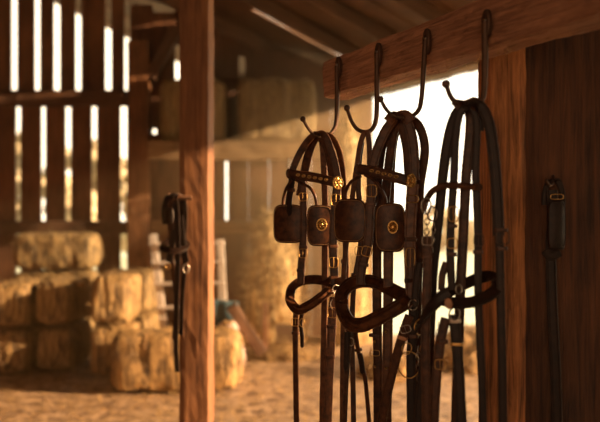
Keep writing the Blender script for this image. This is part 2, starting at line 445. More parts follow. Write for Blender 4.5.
bale_xy(1, -1.70, 7.08, .935, H_ + .02, 'rounded hay bale right of the dark gap in the upper row', (1, .76, 1.08), .02)
bale_xy(0, -1.70, 7.10, .47, H_, 'hay bale on the floor right of the dark gap, under the rounded one', (1, .78, 1.1))
bale_xy(2, -1.72, 8.06, .875, H_ - .02, 'hay bale behind the rounded one, showing at its right', (.95, .82, 1.02))
bale_xy(0, -1.72, 8.06, .435, H_, 'hay bale on the floor behind, right end of the left stack', (.95, .82, 1.02))
bale_xy(1, -1.03, 6.32, .515, .02, 'long near hay bale passing behind the tall timber post', (1.2, 1.0, 1.2))
G2 = 'hay bales on the dark loft'
z0 = zl + .03
n = 0
names_row = ['at the far left of the loft by the back wall post', 'second from the left on the lower loft row', 'in the middle of the lower loft row', 'under the small roof light gap on the lower loft row', 'at the right end of the lower loft row']
for i, (x_, wx, tl) in enumerate([(-1.21, .82, .03), (-.27, 1.0, -.02)]):
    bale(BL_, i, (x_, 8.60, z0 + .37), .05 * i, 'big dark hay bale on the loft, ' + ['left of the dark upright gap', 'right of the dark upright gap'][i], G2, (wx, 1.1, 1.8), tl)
def haypile(name, c, rx, ry, h, m, label, seed):
    rnd = random.Random(seed); bm = bmesh.new()
    bmesh.ops.create_icosphere(bm, subdivisions=5, radius=1)
    for v in bm.verts:
        q = v.co.copy(); z = max(q.z, -.01)
        nz = noise.noise(q * 2 + Vector((seed, 0, 0))) * .16 + noise.noise(q * 6) * .06 + noise.noise(q * 16) * .03
        k = (1 - z) ** .35 if z < 1 else 0
        rr = math.hypot(q.x, q.y) or 1
        v.co = Vector((q.x / rr * rx * k * min(1, rr * 2) * (1 + nz), q.y / rr * ry * k * min(1, rr * 2) * (1 + nz), z * h * (1 + nz * .4)))
        if rr < .5 and q.z < 0: v.co.x = q.x * 2 * rx; v.co.y = q.y * 2 * ry
        v.co.y = min(v.co.y, 8.97 - c[1])
    bm.normal_update(); fs = [(f.calc_center_median(), f.normal.copy()) for f in bm.faces if f.calc_center_median().z > .05 and f.normal.y < .5]
    straw_tufts(bm, lambda: rnd.choice(fs), 2200, rnd, (.06, .2), .004)
    o = from_bm(name, bm, m); o.location = c; return tag(o, label, 'hay', kind='stuff')
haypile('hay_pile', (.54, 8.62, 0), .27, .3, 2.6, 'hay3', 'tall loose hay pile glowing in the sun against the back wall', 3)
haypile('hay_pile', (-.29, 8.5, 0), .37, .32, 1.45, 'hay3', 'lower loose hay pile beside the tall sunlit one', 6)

# loose straw on the floor
rnd = random.Random(11); bm = bmesh.new()
straw_tufts(bm, lambda: (Vector((rnd.uniform(-3.2, 3.0), rnd.uniform(4.6, 8.9), .006)), Vector((0, 0, .25))), 5200, rnd, (.06, .2), .004)
for v in bm.verts: v.co.z = max(.002, min(.05, v.co.z * .4 + .003))
tag(from_bm('loose_straw', bm, 'hay3'), 'loose pale straw scattered over the barn floor', 'straw', kind='stuff')
def heap(name, c, rx, ry, h, m, label, cat, seed):
    rnd = random.Random(seed); bm = bmesh.new()
    bmesh.ops.create_icosphere(bm, subdivisions=4, radius=1)
    for v in bm.verts:
        q = v.co; z = max(q.z, -.02)
        nz = noise.noise(q * 3 + Vector((seed, 0, 0))) * .18 + noise.noise(q * 9) * .07
        v.co = Vector((q.x * rx * (1 + nz), q.y * ry * (1 + nz), z * h * (1 + nz)))
    bm.normal_update(); fs = [(f.calc_center_median(), f.normal.copy()) for f in bm.faces if f.calc_center_median().z > .02]
    straw_tufts(bm, lambda: rnd.choice(fs), 700, rnd, (.05, .16), .003)
    o = from_bm(name, bm, m); o.location = c; return tag(o, label, cat, kind='stuff')
heap('straw_heap', (1.66, 7.3, 0), .42, .4, .36, 'hay', 'loose straw heap in the bright doorway beside the near post', 'straw', 2)
heap('straw_heap', (.80, 6.9, 0), .26, .3, .20, 'hay', 'low straw heap in the doorway behind the middle bridle', 'straw', 5)
heap('straw_heap', (-.15, 7.7, 0), .35, .25, .12, 'hay', 'thin straw litter heaped on the floor near the short stake', 'straw', 8)

# ================================================================= THINGS IN THE BACKGROUND
# pale slatted rack leaning on the wall
r_ = thing('ladder_rack', 'pale weathered slatted wooden rack leaning behind the timber post', 'rack', loc=(-1.25, 7.2, 0))
def rpt(px, py, Y): return P(px, py, Y) - r_.location
def child_beam(name, a, b, hw, hh, m, parent, seed, amp=.004, seg=14):
    bpy.context.view_layer.update(); o = rough_beam(name, a, b, (0, 1, 0), hw, hh, m, seed=seed, amp=amp, seg=seg)
    mw = o.matrix_world.copy(); o.parent = parent; o.matrix_world = mw; return o
RY = 7.1
def rk(u, z): # u across 0..1, z height; the rack leans back
    return Vector((-1.40 + .62 * u, RY + .16 * z, z))
child_beam('stile', Vector((-1.24, RY - .02, .0)), Vector((-1.44, RY + .24, 1.27)), .035, .02, 'pale', r_, 1)
child_beam('stile', Vector((-.70, RY - .02, .0)), Vector((-.78, RY + .24, 1.22)), .035, .02, 'pale', r_, 2)
child_beam('stile', Vector((-.97, RY - .02, .0)), Vector((-1.11, RY + .24, 1.22)), .028, .02, 'pale', r_, 3)
for i, z in enumerate((.36, .58, .8, 1.0, 1.18)):
    y = RY - .02 + .26 * z / 1.27 - .04
    child_beam('slat', Vector((-1.27 - .16 * z, y, z)), Vector((-.66 - .07 * z, y, z + .01)), .012, .043, 'pale', r_, 4 + i)
# short stake
timber('short_stake', P(265, 359, 7.6), P(265, 303, 7.6), (0, 1, 0), .03, .03, 'post', 'short wooden stake standing in the straw', 'stake', 21, .005, 16)
# leaning plank
timber('leaning_plank', P(231, 306, 7.0), P(262, 352, 7.15), (0, 1, 0), .05, .035, 'tie', 'dark plank sloping down to the straw, right of the timber post', 'plank', 22)
def blob(name, c, r, m, label, cat, seed, amp=.2, flat=.0):
    bm = bmesh.new(); bmesh.ops.create_icosphere(bm, subdivisions=4, radius=1)
    for v in bm.verts:
        q = v.co.copy(); nz = noise.noise(q * 1.7 + Vector((seed, seed, 0))) * amp + noise.noise(q * 5 + Vector((seed, 0, 0))) * amp * .35
        q = q * (1 + nz); q.z = max(q.z, -.72); v.co = Vector((q.x * r[0], q.y * r[1], q.z * r[2]))
    bmesh.ops.recalc_face_normals(bm, faces=bm.faces)
    o = from_bm(name, bm, m, smooth=60); o.location = c
    return tag(o, label, cat)
sk = blob('feed_sack', (-.665, 6.90, .2), (.145, .13, .29), 'sack', 'pale pinkish slumped sack on the floor behind the timber post', 'sack', 3, .22)
bm = bmesh.new(); ring_bm(bm, Vector((0, 0, .27)), Vector((1, 0, 0)), Vector((0, 1, 0)), .02, .04, .04, 14, 6)
from_bm('tied_neck', bm, 'twine', sk)
# folded teal cloth over a rail of the rack
bm = bmesh.new()
for i in range(13):
    pass
gx, gz = 16, 12
vs = [[None] * (gz + 1) for _ in range(gx + 1)]
for i in range(gx + 1):
    for j in range(gz + 1):
        u = i / gx; t = (j / gz) * 2 - 1
        th = t * 2.2
        if abs(th) < math.pi / 2: yy = math.sin(th) * .035; zz = math.cos(th) * .035
        else: yy = math.copysign(.035 + .01, th); zz = -(abs(th) - math.pi / 2) * .36
        w = math.sin(u * 17 + t) * .006
        vs[i][j] = bm.verts.new((u * .34, yy * (1 + .2 * math.sin(u * 12)) + w, zz + .01 * math.sin(u * 5)))
for i in range(gx):
    for j in range(gz): bm.faces.new((vs[i][j], vs[i + 1][j], vs[i + 1][j + 1], vs[i][j + 1]))
o = from_bm('saddle_blanket', bm, 'teal', smooth=60); o.location = (-.93, 7.155, .60)
md = o.modifiers.new('t', 'SOLIDIFY'); md.thickness = .012
tag(o, 'dark teal folded blanket lying behind the timber post above the pale sack', 'blanket')
# small dark crate under the wall rail
cr = thing('small_crate', 'small dark wooden crate on the floor right of the short stake', 'crate', loc=(-.13, 7.93, 0))
bm = bmesh.new(); 
for z in (.0, .1, .2):
    box(bm, (-.13, -.09, z + .01), (.13, -.075, z + .09)); box(bm, (-.13, .075, z + .01), (.13, .09, z + .09))
    box(bm, (-.13, -.075, z + .01), (-.115, .075, z + .09)); box(bm, (.115, -.075, z + .01), (.13, .075, z + .09))
from_bm('slat_side', bm, 'tie', cr)
bm = bmesh.new(); box(bm, (-.115, -.075, .0), (.115, .075, .012)); from_bm('base', bm, 'tie', cr)
for sx in (-1, 1):
    for sy in (-1, 1):
        bm = bmesh.new(); box(bm, (sx * .1 - .012, sy * .062 - .012, .0), (sx * .1 + .012, sy * .062 + .012, .3)); from_bm('corner_batten', bm, 'tie', cr)

# hedges far outside
def hedge(name, x0, x1, y, h, label, seed):
    rnd = random.Random(seed); bm = bmesh.new(); n = int((x1 - x0) / 1.3)
    for i in range(n):
        c = Vector((x0 + (x1 - x0) * (i + .5) / n, y + rnd.uniform(-.8, .8), 0)); hh = h * rnd.uniform(.7, 1.15)
        for k in range(70):
            a = rnd.uniform(0, 6.28); b = rnd.uniform(-1, 1); rr = rnd.uniform(.7, 1)
            q = c + Vector((math.cos(a) * 1.1 * rr * math.sqrt(1 - b * b), math.sin(a) * .8 * rr * math.sqrt(1 - b * b), hh * .5 * (1 + b * rr)))
            s = rnd.uniform(.15, .32)
            mt = Matrix.Translation(q) @ Matrix.Rotation(rnd.uniform(0, 6), 4, 'X') @ Matrix.Rotation(rnd.uniform(0, 6), 4, 'Z')
            bmesh.ops.create_icosphere(bm, subdivisions=1, radius=s, matrix=mt)
    return tag(from_bm(name, bm, 'leaf'), label, 'hedge', kind='stuff')
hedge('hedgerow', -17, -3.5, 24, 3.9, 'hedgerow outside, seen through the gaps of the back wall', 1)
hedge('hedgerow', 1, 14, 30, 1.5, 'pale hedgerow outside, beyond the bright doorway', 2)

# ================================================================= TACK
def iron_hook(pts, Ys, label, r=.0068, plate=True):
    """pts: shank top ... bend ... tip, seen pixels; the hook lies in the upright plane square to the rail"""
    k0 = (pts[0][0] - 300) / F; Xs = k0 * Ys
    def q(px, py):
        k = (px - 300) / F; Y = (Ys - .48 * Xs) / (1 - .48 * k)
        return P(px, py, Y)
    base = q(*pts[0]); root = thing('harness_hook', label, 'hook', 'forged iron hooks on the hanging rail', base)
    c = catmull([q(*a) - base for a in pts], 8); n = len(c)
    bm = bmesh.new(); tube_bm(bm, c, [r * (1.15 - .45 * (i / n)) for i in range(n)], 12)
    from_bm('hook_bar', bm, 'iron', root, 50)
    bm = bmesh.new(); bmesh.ops.create_uvsphere(bm, u_segments=14, v_segments=10, radius=r * 1.35, matrix=Matrix.Translation(c[-1]))
    from_bm('ball_tip', bm, 'iron', root, 60)
    # flattened eye with a screw, held to the rail's face
    bm = bmesh.new(); nn = NI; u = EA
    N = 22; hw_ = .0145; hh_ = .034
    out = [(math.copysign(abs(math.cos(a)) ** .9, math.cos(a)) * hw_, math.sin(a) * hh_) for a in [2 * math.pi * i / N for i in range(N)]]
    rings = []
    for dn, s in ((-.009, 1), (-.001, 1), (.001, .86)):
        rings.append([bm.verts.new(Vector((0, 0, -.004)) + u * a * s + Vector((0, 0, b * s)) + nn * dn) for a, b in out])
    for j in range(2):
        for i in range(N): bm.faces.new((rings[j][i], rings[j][(i + 1) % N], rings[j + 1][(i + 1) % N], rings[j + 1][i]))
    bm.faces.new(rings[0][::-1]); bm.faces.new(rings[-1])
    from_bm('eye_plate', bm, 'iron', root, 40)
    bm = bmesh.new(); mt = Matrix.Translation(Vector((0, 0, .004)) + nn * .0025) @ nn.to_track_quat('Z', 'Y').to_matrix().to_4x4()
    bmesh.ops.create_cone(bm, cap_ends=True, segments=14, radius1=.0055, radius2=.004, depth=.004, matrix=mt)
    from_bm('screw', bm, 'steel', root, 30)
    return root
iron_hook([(337, 66), (337, 95), (336.5, 119), (333.5, 130), (326, 136), (315, 135), (308, 128), (303, 119)], 2.385, 'farthest iron hook on the rail, carrying the left bridle')
iron_hook([(377, 53), (377, 85), (376.5, 116), (373, 128), (366, 132), (357, 129), (351, 120), (347, 108)], 2.165, 'second iron hook from the rail end, carrying only thin straps')
iron_hook([(425.5, 40), (423.5, 70), (421.5, 98), (418, 111), (408, 117), (394, 116), (386, 109), (380.5, 99)], 1.95, 'iron hook second nearest on the rail, carrying the middle bridle', .0062)
iron_hook([(485, 22), (485, 60), (484, 90), (481, 101), (472, 105), (459, 104), (451, 97), (446, 84)], 1.735, 'nearest iron hook, its thick shank crossing in front of the near post', .0072)

class Tack:
    def __init__(s, name, label, cat, px, py, Y, yaw=.5, group=None):
        s.Y = Y; s.pc = px; s.yaw = yaw; s.o = P(px, py, Y); s.root = thing(name, label, cat, group, s.o)
    def p(s, px, py, dy=0.0):
        Yd = s.Y + dy - (px - s.pc) / F * s.Y * s.yaw
        return P(px, py, Yd) - s.o
    def nrm(s, rot): a = math.radians(rot); return Vector((math.sin(a), -math.cos(a), 0))
    def strap(s, name, pts, w, m='leather', t=.0042, rot=-15, rot2=None, tip=False, parent=None, wd=None, closed=False, dy=0.0, wend=None):
        pp = [s.p(*q) + Vector((0, dy, 0)) for q in pts]
        if closed: pp = pp[-1:] + pp + pp[:2]
        c = catmull(pp, 9)
        if closed: c = c[9:-9]
        n = len(c); W_ = w * 1.15 * s.Y / F
        rot = -max(6, abs(rot)); rot2 = rot if rot2 is None else rot2
        wds = []
        for i, q in enumerate(c):
            if closed:
                tg = (c[min(i + 1, n - 1)] - c[max(i - 1, 0)]).normalized(); pr = Vector((-tg.z, 0, tg.x))
                wds.append((pr.normalized() * min(1, .25 + pr.length) + Vector((0, -.8 if pr.z < 0 else .8, 0))).normalized()); continue
            if wd is not None: wds.append(Vector(wd).normalized()); continue
            tg = (c[min(i + 1, n - 1)] - c[max(i - 1, 0)]).normalized(); f = i / (n - 1)
            a_ = math.radians(rot + (rot2 - rot) * f); vz = min(1, abs(tg.z) * 1.15)
            x = Vector((math.cos(a_), math.sin(a_), 0)) * vz + Vector((.3, -1, 0)) * (1 - vz)
            wds.append(x.normalized())
        ws = [W_ * (1 + ((wend or 1) - 1) * i / (n - 1)) for i in range(n)]
        for i in range(n): ws[i] *= 1 + .05 * noise.noise(c[i] * 25)
        if tip:
            for k, f in ((n - 1, .35), (n - 2, .8)): ws[k] *= f
        bm = bmesh.new(); sweep_bm(bm, c, wds, ws, t)
        return from_bm(name, bm, m, parent or s.root, 32)
    def buckle(s, px, py, w, h, ang=0, dy=-.006, m='brass', parent=None, rot=-15, prong=True, name='buckle', r=.0013):
        c = s.p(px, py) + Vector((0, dy, 0)); n = s.nrm(rot); a = math.radians(ang)
        u0 = Vector((0, 0, 1)).cross(n).normalized() * -1; v0 = Vector((0, 0, 1))
        if u0.x < 0: u0 = -u0
        u = u0 * math.cos(a) + v0 * math.sin(a); v = v0 * math.cos(a) - u0 * math.sin(a)
        k = s.Y / F; a_, b_ = w / 2 * k, h / 2 * k
        pts = []
        for i in range(28):
            th = 2 * math.pi * i / 28; cx, sy = math.cos(th), math.sin(th)
            pts.append(c + u * math.copysign(abs(cx) ** .55, cx) * a_ + v * math.copysign(abs(sy) ** .55, sy) * b_)
        bm = bmesh.new(); tube_bm(bm, pts, r, 8, True)
        if prong: tube_bm(bm, [c - v * b_ + n * .0005, c + n * .002, c + v * b_ + n * .001], r * .8, 6)
        return from_bm(name, bm, m, parent or s.root, 50)
    def keeper(s, px, py, w, h, ang=0, dy=0.0, m='leather', parent=None, rot=-15, depth=.011):
        c = s.p(px, py) + Vector((0, dy, 0)); n = s.nrm(rot); a = math.radians(ang)
        u0 = Vector((0, 0, 1)).cross(n).normalized(); v0 = Vector((0, 0, 1))
        if u0.x < 0: u0 = -u0
        u = u0 * math.cos(a) + v0 * math.sin(a); v = v0 * math.cos(a) - u0 * math.sin(a); k = s.Y / F
        a_, d_ = w / 2 * k, depth / 2
        pts = [c + u * math.copysign(abs(math.cos(t)) ** .4, math.cos(t)) * a_ + n * math.copysign(abs(math.sin(t)) ** .4, math.sin(t)) * d_ for t in [2 * math.pi * i / 24 + .01 for i in range(25)]]
        bm = bmesh.new(); sweep_bm(bm, pts, [v] * 25, h * k, .0024, False)
        return from_bm('keeper', bm, m, parent or s.root, 40)
    def ring(s, px, py, r, tube=.0018, m='steel', dy=0.0, rot=-15, ry=None, name='bit_ring', parent=None):
        c = s.p(px, py) + Vector((0, dy, 0)); n = s.nrm(rot); u = Vector((0, 0, 1)).cross(n).normalized(); k = s.Y / F
        bm = bmesh.new(); ring_bm(bm, c, u, Vector((0, 0, 1)), tube, r * k, (ry or r) * k, 26, 8)
        return from_bm(name, bm, m, parent or s.root, 60)
    def chain(s, a, b, n, r=2.0, m='steel', dy=0.0, name='curb_chain'):
        bm = bmesh.new()
        for i in range(n):
            f = (i + .5) / n; c = s.p(a[0] + (b[0] - a[0]) * f, a[1] + (b[1] - a[1]) * f) + Vector((0, dy, 0))
            n_ = s.nrm(0 if i % 2 else 80); u = Vector((0, 0, 1)).cross(n_).normalized(); L_ = (Vector((b[0] - a[0], b[1] - a[1])).length / n) * s.Y / F
            ring_bm(bm, c, u, Vector((0, 0, 1)), .0012, r * s.Y / F, L_ * .68, 14, 6)
        return from_bm(name, bm, m, s.root, 60)
    def blinker(s, x0, y0, x1, y1, rot=-12, dy=0.0, m='leather', medal=None, k5=4.2, skew=0, thread=True):
        k = s.Y / F; c = s.p((x0 + x1) / 2, (y0 + y1) / 2) + Vector((0, dy, 0)); n = s.nrm(rot); u = Vector((0, 0, 1)).cross(n).normalized()
        if u.x < 0: u = -u
        v = Vector((0, 0, 1)); a = abs(x1 - x0) / 2 * k / abs(math.cos(math.radians(rot))); b = abs(y1 - y0) / 2 * k
        N = 44
        def outline(sc, dn):
            o = []
            for i in range(N):
                th = 2 * math.pi * i / N; cx, sy = math.cos(th), math.sin(th)
                X = math.copysign(abs(cx) ** (2 / k5), cx); Z = math.copysign(abs(sy) ** (2 / k5), sy)
                X *= 1 + .05 * Z * 0 + skew * Z
                o.append(c + u * X * a * sc + v * Z * b * sc + n * (dn + .010 * (1 - (X * sc) ** 2) * (1 - .4 * (Z * sc) ** 2)))
            return o
        bm = bmesh.new(); lay = [(0.0, -.003), (.5, -.003), (.93, -.003), (1.0, -.0015), (1.0, .0015), (.95, .0032), (.90, .0034), (.885, .0022), (.5, .0024), (0.0, .0024)]
        rs = []
        for sc, dn in lay:
            if sc == 0: rs.append([bm.verts.new(c + n * (dn + .010))])
            else: rs.append([bm.verts.new(q) for q in outline(sc, dn)])
        for j in range(len(rs) - 1):
            A, B = rs[j], rs[j + 1]
            for i in range(N):
                i2 = (i + 1) % N
                if len(A) == 1: bm.faces.new((A[0], B[i], B[i2]))
                elif len(B) == 1: bm.faces.new((A[i], A[i2], B[0]))
                else: bm.faces.new((A[i], A[i2], B[i2], B[i]))
        o = from_bm('blinker', bm, m, s.root, 40)
        if thread:
            bm = bmesh.new(); q = outline(.925, .0040)
            tube_bm(bm, q, .0006, 5, True); from_bm('stitching', bm, 'thread', o)
        if medal:
            mx, my, mr_, mry = medal
            mc = s.p(mx, my) + Vector((0, dy, 0)) ; mc = mc + n * ((c + n * .0135 - mc).dot(n))
            s.rosette(mc, n, mr_ * k, mry * k, 'medallion', o)
        return o
    def rosette(s, c, n, rx, ry, name, parent, m='brass'):
        u = Vector((0, 0, 1)).cross(n).normalized(); v = Vector((0, 0, 1)); N = 40
        prof = [(1.0, -.002), (1.0, .001), (.93, .0026), (.84, .0026), (.78, .001), (.66, .0014), (.45, .0032), (.30, .0018), (.2, .0036), (0, .0042)]
        bm = bmesh.new(); rs = []
        for r, h in prof:
            if r == 0: rs.append([bm.verts.new(c + n * h)]); continue
            rr = []
            for i in range(N):
                a = 2 * math.pi * i / N; hh = h + (.0009 * math.cos(a * 8) if .4 < r < .8 else 0)
                e_ = r * (1 + (.03 * math.cos(a * 20) if r > .9 else 0))
                rr.append(bm.verts.new(c + u * math.cos(a) * rx * e_ + v * math.sin(a) * ry * e_ + n * hh))
            rs.append(rr)
        bm.faces.new(rs[0][::-1])
        for j in range(len(rs) - 1):
            A, B = rs[j], rs[j + 1]
            for i in range(N):
                i2 = (i + 1) % N
                if len(B) == 1: bm.faces.new((A[i], A[i2], B[0]))
                else: bm.faces.new((A[i], A[i2], B[i2], B[i]))
        return from_bm(name, bm, m, parent, 35)
    def rosette_at(s, px, py, rx, ry, dy=-.01, rot=-25, m='brass'):
        k = s.Y / F; return s.rosette(s.p(px, py) + Vector((0, dy, 0)), s.nrm(rot), rx * k, ry * k, 'rosette', s.root, m)
    def cord(s, name, pts, wpx, m='leather', dy=0.0):
        c = catmull([s.p(*q) + Vector((0, dy, 0)) for q in pts], 9); bm = bmesh.new(); tube_bm(bm, c, wpx / 2 * s.Y / F, 10)
        return from_bm(name, bm, m, s.root, 60)
    def tab(s, px, py, w, h, m='leather', dy=-.01, rot=-15, ang=0, name='leather_tab'):
        k = s.Y / F; c = s.p(px, py) + Vector((0, dy, 0)); n = s.nrm(rot); u0 = Vector((0, 0, 1)).cross(n).normalized(); v0 = Vector((0, 0, 1)); a = math.radians(ang)
        u = u0 * math.cos(a) + v0 * math.sin(a); v = v0 * math.cos(a) - u0 * math.sin(a); N = 20; bm = bmesh.new()
        rs = [[bm.verts.new(c + (u * math.cos(2 * math.pi * i / N) * w / 2 + v * math.sin(2 * math.pi * i / N) * h / 2) * k * sc + n * dn) for i in range(N)] for sc, dn in ((.9, -.002), (1, 0), (.85, .0025))]
        for j in range(2):
            for i in range(N): bm.faces.new((rs[j][i], rs[j][(i + 1) % N], rs[j + 1][(i + 1) % N], rs[j + 1][i]))
        bm.faces.new(rs[0][::-1]); bm.faces.new(rs[-1])
        return from_bm(name, bm, m, s.root, 40)

LB = 'leather bridles hanging from the rail'
VW = (.12, .35, 1)
# ---------------------------------------------------------------- left bridle
b = Tack('driving_bridle', 'left brown leather bridle with two square blinkers, on the farthest hook', 'bridle', 318, 132, 2.35, .45, LB)
b.strap('crownpiece', [(291, 176), (294.5, 165), (300.5, 152), (309, 139.5), (318, 132.5), (325.5, 137), (331, 150), (335.5, 165), (338, 180)], 6.2, 'leather')
b.strap('headpiece', [(300, 196, .02), (303, 180, .02), (307, 160, .02), (312, 144, .02), (319, 135, .02), (323, 136, .02), (328, 150, .02), (331, 165, .02), (333, 180, .02)], 8.0, 'leather', rot=-25)
s_ = b.strap('poll_strap', [(319, 134, .05), (322, 142, .05), (323.5, 160, .05), (325, 200, .05), (325, 240, .05), (324.5, 300, .05), (323, 384, .05), (322, 445, .05)], 5.6, 'leather_red', rot=20)
s_ = b.strap('throat_lash', [(318, 133, .035), (329, 135, .035), (337, 146, .035), (342, 165, .035), (344.5, 200, .035), (345.5, 240, .035), (346, 300, .035), (344, 345, .035)], 5.4, 'leather_red', rot=30, tip=True)
b.keeper(345.5, 262, 6.5, 4, parent=s_, dy=.035, rot=30)
s_ = b.strap('browband', [(289, 173.5, -.012), (297, 175, -.014), (312, 177, -.014), (326, 180, -.014), (338, 183, -.012)], 8.2, 'leather', t=.006, wd=(0, .1, 1))
for i in range(6): b.rosette(b.p(298 + i * 5.6, 175.2 + i * .95) + Vector((0, -.021, 0)), b.nrm(-10), 2.0 * b.Y / F, 1.5 * b.Y / F, 'stud', s_)
b.cord('browband_end', [(289.5, 169.5, -.013), (287.5, 172, -.014), (288, 176, -.014), (290.5, 178, -.013)], 3.4)
b.rosette_at(337.5, 183, 5.6, 6.6, dy=-.022, rot=15)
s_ = b.strap('blinker_strap', [(292, 178), (291, 188), (289, 200), (288.5, 216)], 6.4, 'leather_black', tip=True, rot=-30, dy=-.006)
b.keeper(291, 190, 7.5, 3.5, parent=s_, dy=-.006, rot=-30)
s_ = b.strap('cheek_strap', [(302, 180), (303, 190), (303.5, 215), (303, 245), (301.5, 262), (300.5, 283)], 6.6, 'leather', dy=-.014)
b.buckle(303, 253, 8.5, 9, dy=-.02, parent=s_); b.keeper(303.3, 247, 8, 3, parent=s_, dy=-.014); b.keeper(301, 270, 8, 3, parent=s_, dy=-.014)
b.buckle(302.8, 197, 8.5, 8, dy=-.02, parent=s_)
s_ = b.strap('cheek_strap', [(337, 186), (335.5, 200), (333.5, 225), (333, 250), (334, 270), (334.5, 290)], 7.2, 'leather', dy=-.014, rot=10)
b.buckle(335.6, 200, 9.5, 11, dy=-.021, parent=s_, rot=10); b.buckle(333.3, 262, 9, 10, dy=-.021, parent=s_, rot=10); b.keeper(333.2, 246, 9, 3, parent=s_, dy=-.014, rot=10); b.keeper(334, 277, 8.8, 3, parent=s_, dy=-.014, rot=10)
b.blinker(273, 204, 304.5, 243.5, rot=-22, dy=.004, m='leather', thread=True)
b.blinker(307, 205, 333.5, 246, rot=-8, dy=-.004, m='leather', medal=(322, 224.5, 5.4, 6.4))
b.cord('blinker_stay', [(283, 207, .004), (283.5, 198, 0), (286.5, 188, -.006), (292, 180, -.008)], 3.2)
b.cord('blinker_stay', [(296, 180, -.02), (303, 184, -.022), (310, 188, -.022), (315, 196, -.02), (317, 207, -.008)], 3.2)
s_ = b.strap('noseband', [(291, 290, .02), (290.5, 301, -.015), (298, 309.5, -.04), (309, 305.5, -.05), (321, 297, -.05), (331, 289, -.03), (334, 284, .01), (327, 281.5, .045), (316, 279.5, .055), (304, 280.5, .05), (296, 284, .035)], 9.2, 'leather', t=.006, wd=(.1, -.35, 1), closed=True)
b.strap('noseband_lining', [(293, 308, -.03), (300, 311, -.042), (310, 307, -.052), (322, 298.5, -.052), (330, 291, -.036)], 5.2, 'leather_red', t=.0025, wd=(.1, -.35, 1), parent=s_, dy=-.004)
b.ring(335.5, 288, 4.2, .0018, dy=-.035, rot=30)
b.ring(333, 303, 3.2, .0016, dy=-.03, rot=20, ry=5)
b.strap('rein_loop', [(335, 284, -.02), (342, 281.5, -.02), (348.5, 285, -.01), (345, 291, .0), (337, 291, .01)], 7.5, 'leather_red', wd=(.1, .2, 1), dy=.004)
s_ = b.strap('rein', [(333.5, 296), (332, 312), (330.5, 340), (328.5, 384), (326, 445)], 7.4, 'leather', rot=-5, dy=-.03)
b.buckle(332, 311, 9.5, 10, parent=s_, dy=-.037); b.keeper(331.3, 325, 9, 3.2, parent=s_, dy=-.03); b.keeper(329.9, 355, 9, 3.2, parent=s_, dy=-.03)
s_ = b.strap('chin_strap', [(296, 311), (295.5, 325), (295.5, 345), (296, 384), (297, 445)], 5.2, 'leather', dy=-.02, rot=20)
b.buckle(295.5, 321, 8, 8, parent=s_, dy=-.026); b.keeper(295.5, 332, 7, 3, parent=s_, dy=-.02)
b.strap('strap_end', [(302, 312), (300.5, 322), (302, 335), (302, 346)], 3.6, 'leather_black', dy=-.03, tip=True, rot=30)
b.ring(302, 321, 2.6, .0013, dy=-.036, m='brass', ry=4, name='small_ring')

# ---------------------------------------------------------------- thin straps on the second hook
c_ = Tack('lead_strap', 'thin looped leather straps on the second hook between the left and middle bridles', 'strap', 366, 131, 2.125, .2, None)
s_ = c_.strap('long_strap', [(342, 445, .04), (342.5, 384, .04), (343, 330, .04), (344, 270, .03), (350, 215, .02), (357, 165), (361, 142), (366, 131), (369, 142), (369.5, 165), (369, 200, .02), (367, 235, .02)], 4.6, 'leather_red', rot=-20)
c_.buckle(349, 222, 7, 8, parent=s_, dy=.012)
s_ = c_.strap('short_strap', [(362, 142, .012), (359.5, 160, .012), (358.5, 190, .012), (362, 225, .012), (359, 255, .012), (354, 285, .012), (352, 330, .012), (353, 384, .012), (354, 445, .012)], 4.6, 'leather', rot=15)
c_.buckle(359, 251, 8, 9, parent=s_, dy=.004); c_.keeper(355.5, 275, 7, 3, parent=s_, dy=.012)

# ---------------------------------------------------------------- middle bridle
b = Tack('driving_bridle', 'middle dark leather bridle with brass rosette and brass medallion on its blinker', 'bridle', 398, 116, 1.93, .45, LB)
b.strap('crownpiece', [(370.5, 176), (374, 160), (380, 143), (388, 127), (398, 117), (406, 120), (411.5, 135), (414, 155), (414.5, 180)], 8.8, 'leather')
b.strap('headpiece', [(385, 205, .02), (387, 180, .02), (390, 155, .02), (394, 132, .02), (399, 121, .02), (403, 130, .02), (407, 150, .02), (409, 178, .02)], 8.2, 'leather', rot=-25)
b.strap('crown_pad', [(388, 122, -.002), (393, 116, -.002), (399, 113.5, -.002), (406, 116, -.002), (410, 122, -.002)], 10, 'leather_red', t=.006, rot=-20)
b.strap('throat_lash', [(399, 119, .035), (411, 119, .035), (420, 128, .035), (424.5, 144, .035), (424, 160, .035), (420, 185, .035), (419, 215, .035), (418.5, 250, .035), (417, 300, .035), (416, 384, .035), (416, 450, .035)], 8.0, 'leather', rot=25)
b.strap('poll_strap', [(399, 120, .055), (393, 140, .055), (390, 170, .055), (388.5, 240, .055), (388, 310, .055), (387, 384, .055), (386, 450, .055)], 9.0, 'leather_red', rot=15)
s_ = b.strap('long_rein', [(396, 122, .075), (384, 140, .075), (379, 165, .075), (377, 200, .075), (377, 240, .075), (377, 310, .075), (378, 384, .075), (378, 450, .075)], 8.6, 'leather', rot=-20)
b.buckle(377.5, 358, 10, 6, parent=s_, dy=.068, prong=False, r=.001); b.keeper(377.2, 340, 10.4, 3.6, parent=s_, dy=.075)
s_ = b.strap('browband', [(358, 169, -.012), (370, 171, -.015), (385, 174.5, -.016), (400, 178.5, -.015), (412, 182, -.012)], 9.4, 'leather', t=.0065, wd=(0, .1, 1))
for i in range(5): b.rosette(b.p(371 + i * 6, 171.2 + i * 1.5) + Vector((0, -.0235, 0)), b.nrm(-10), 2.2 * b.Y / F, 1.4 * b.Y / F, 'stud', s_)
b.cord('browband_end', [(358.5, 164.5, -.013), (356.3, 167, -.014), (356.6, 172, -.014), (360, 174.5, -.013)], 3.6)
b.rosette_at(409.8, 181, 5.2, 7.2, dy=-.022, rot=10)
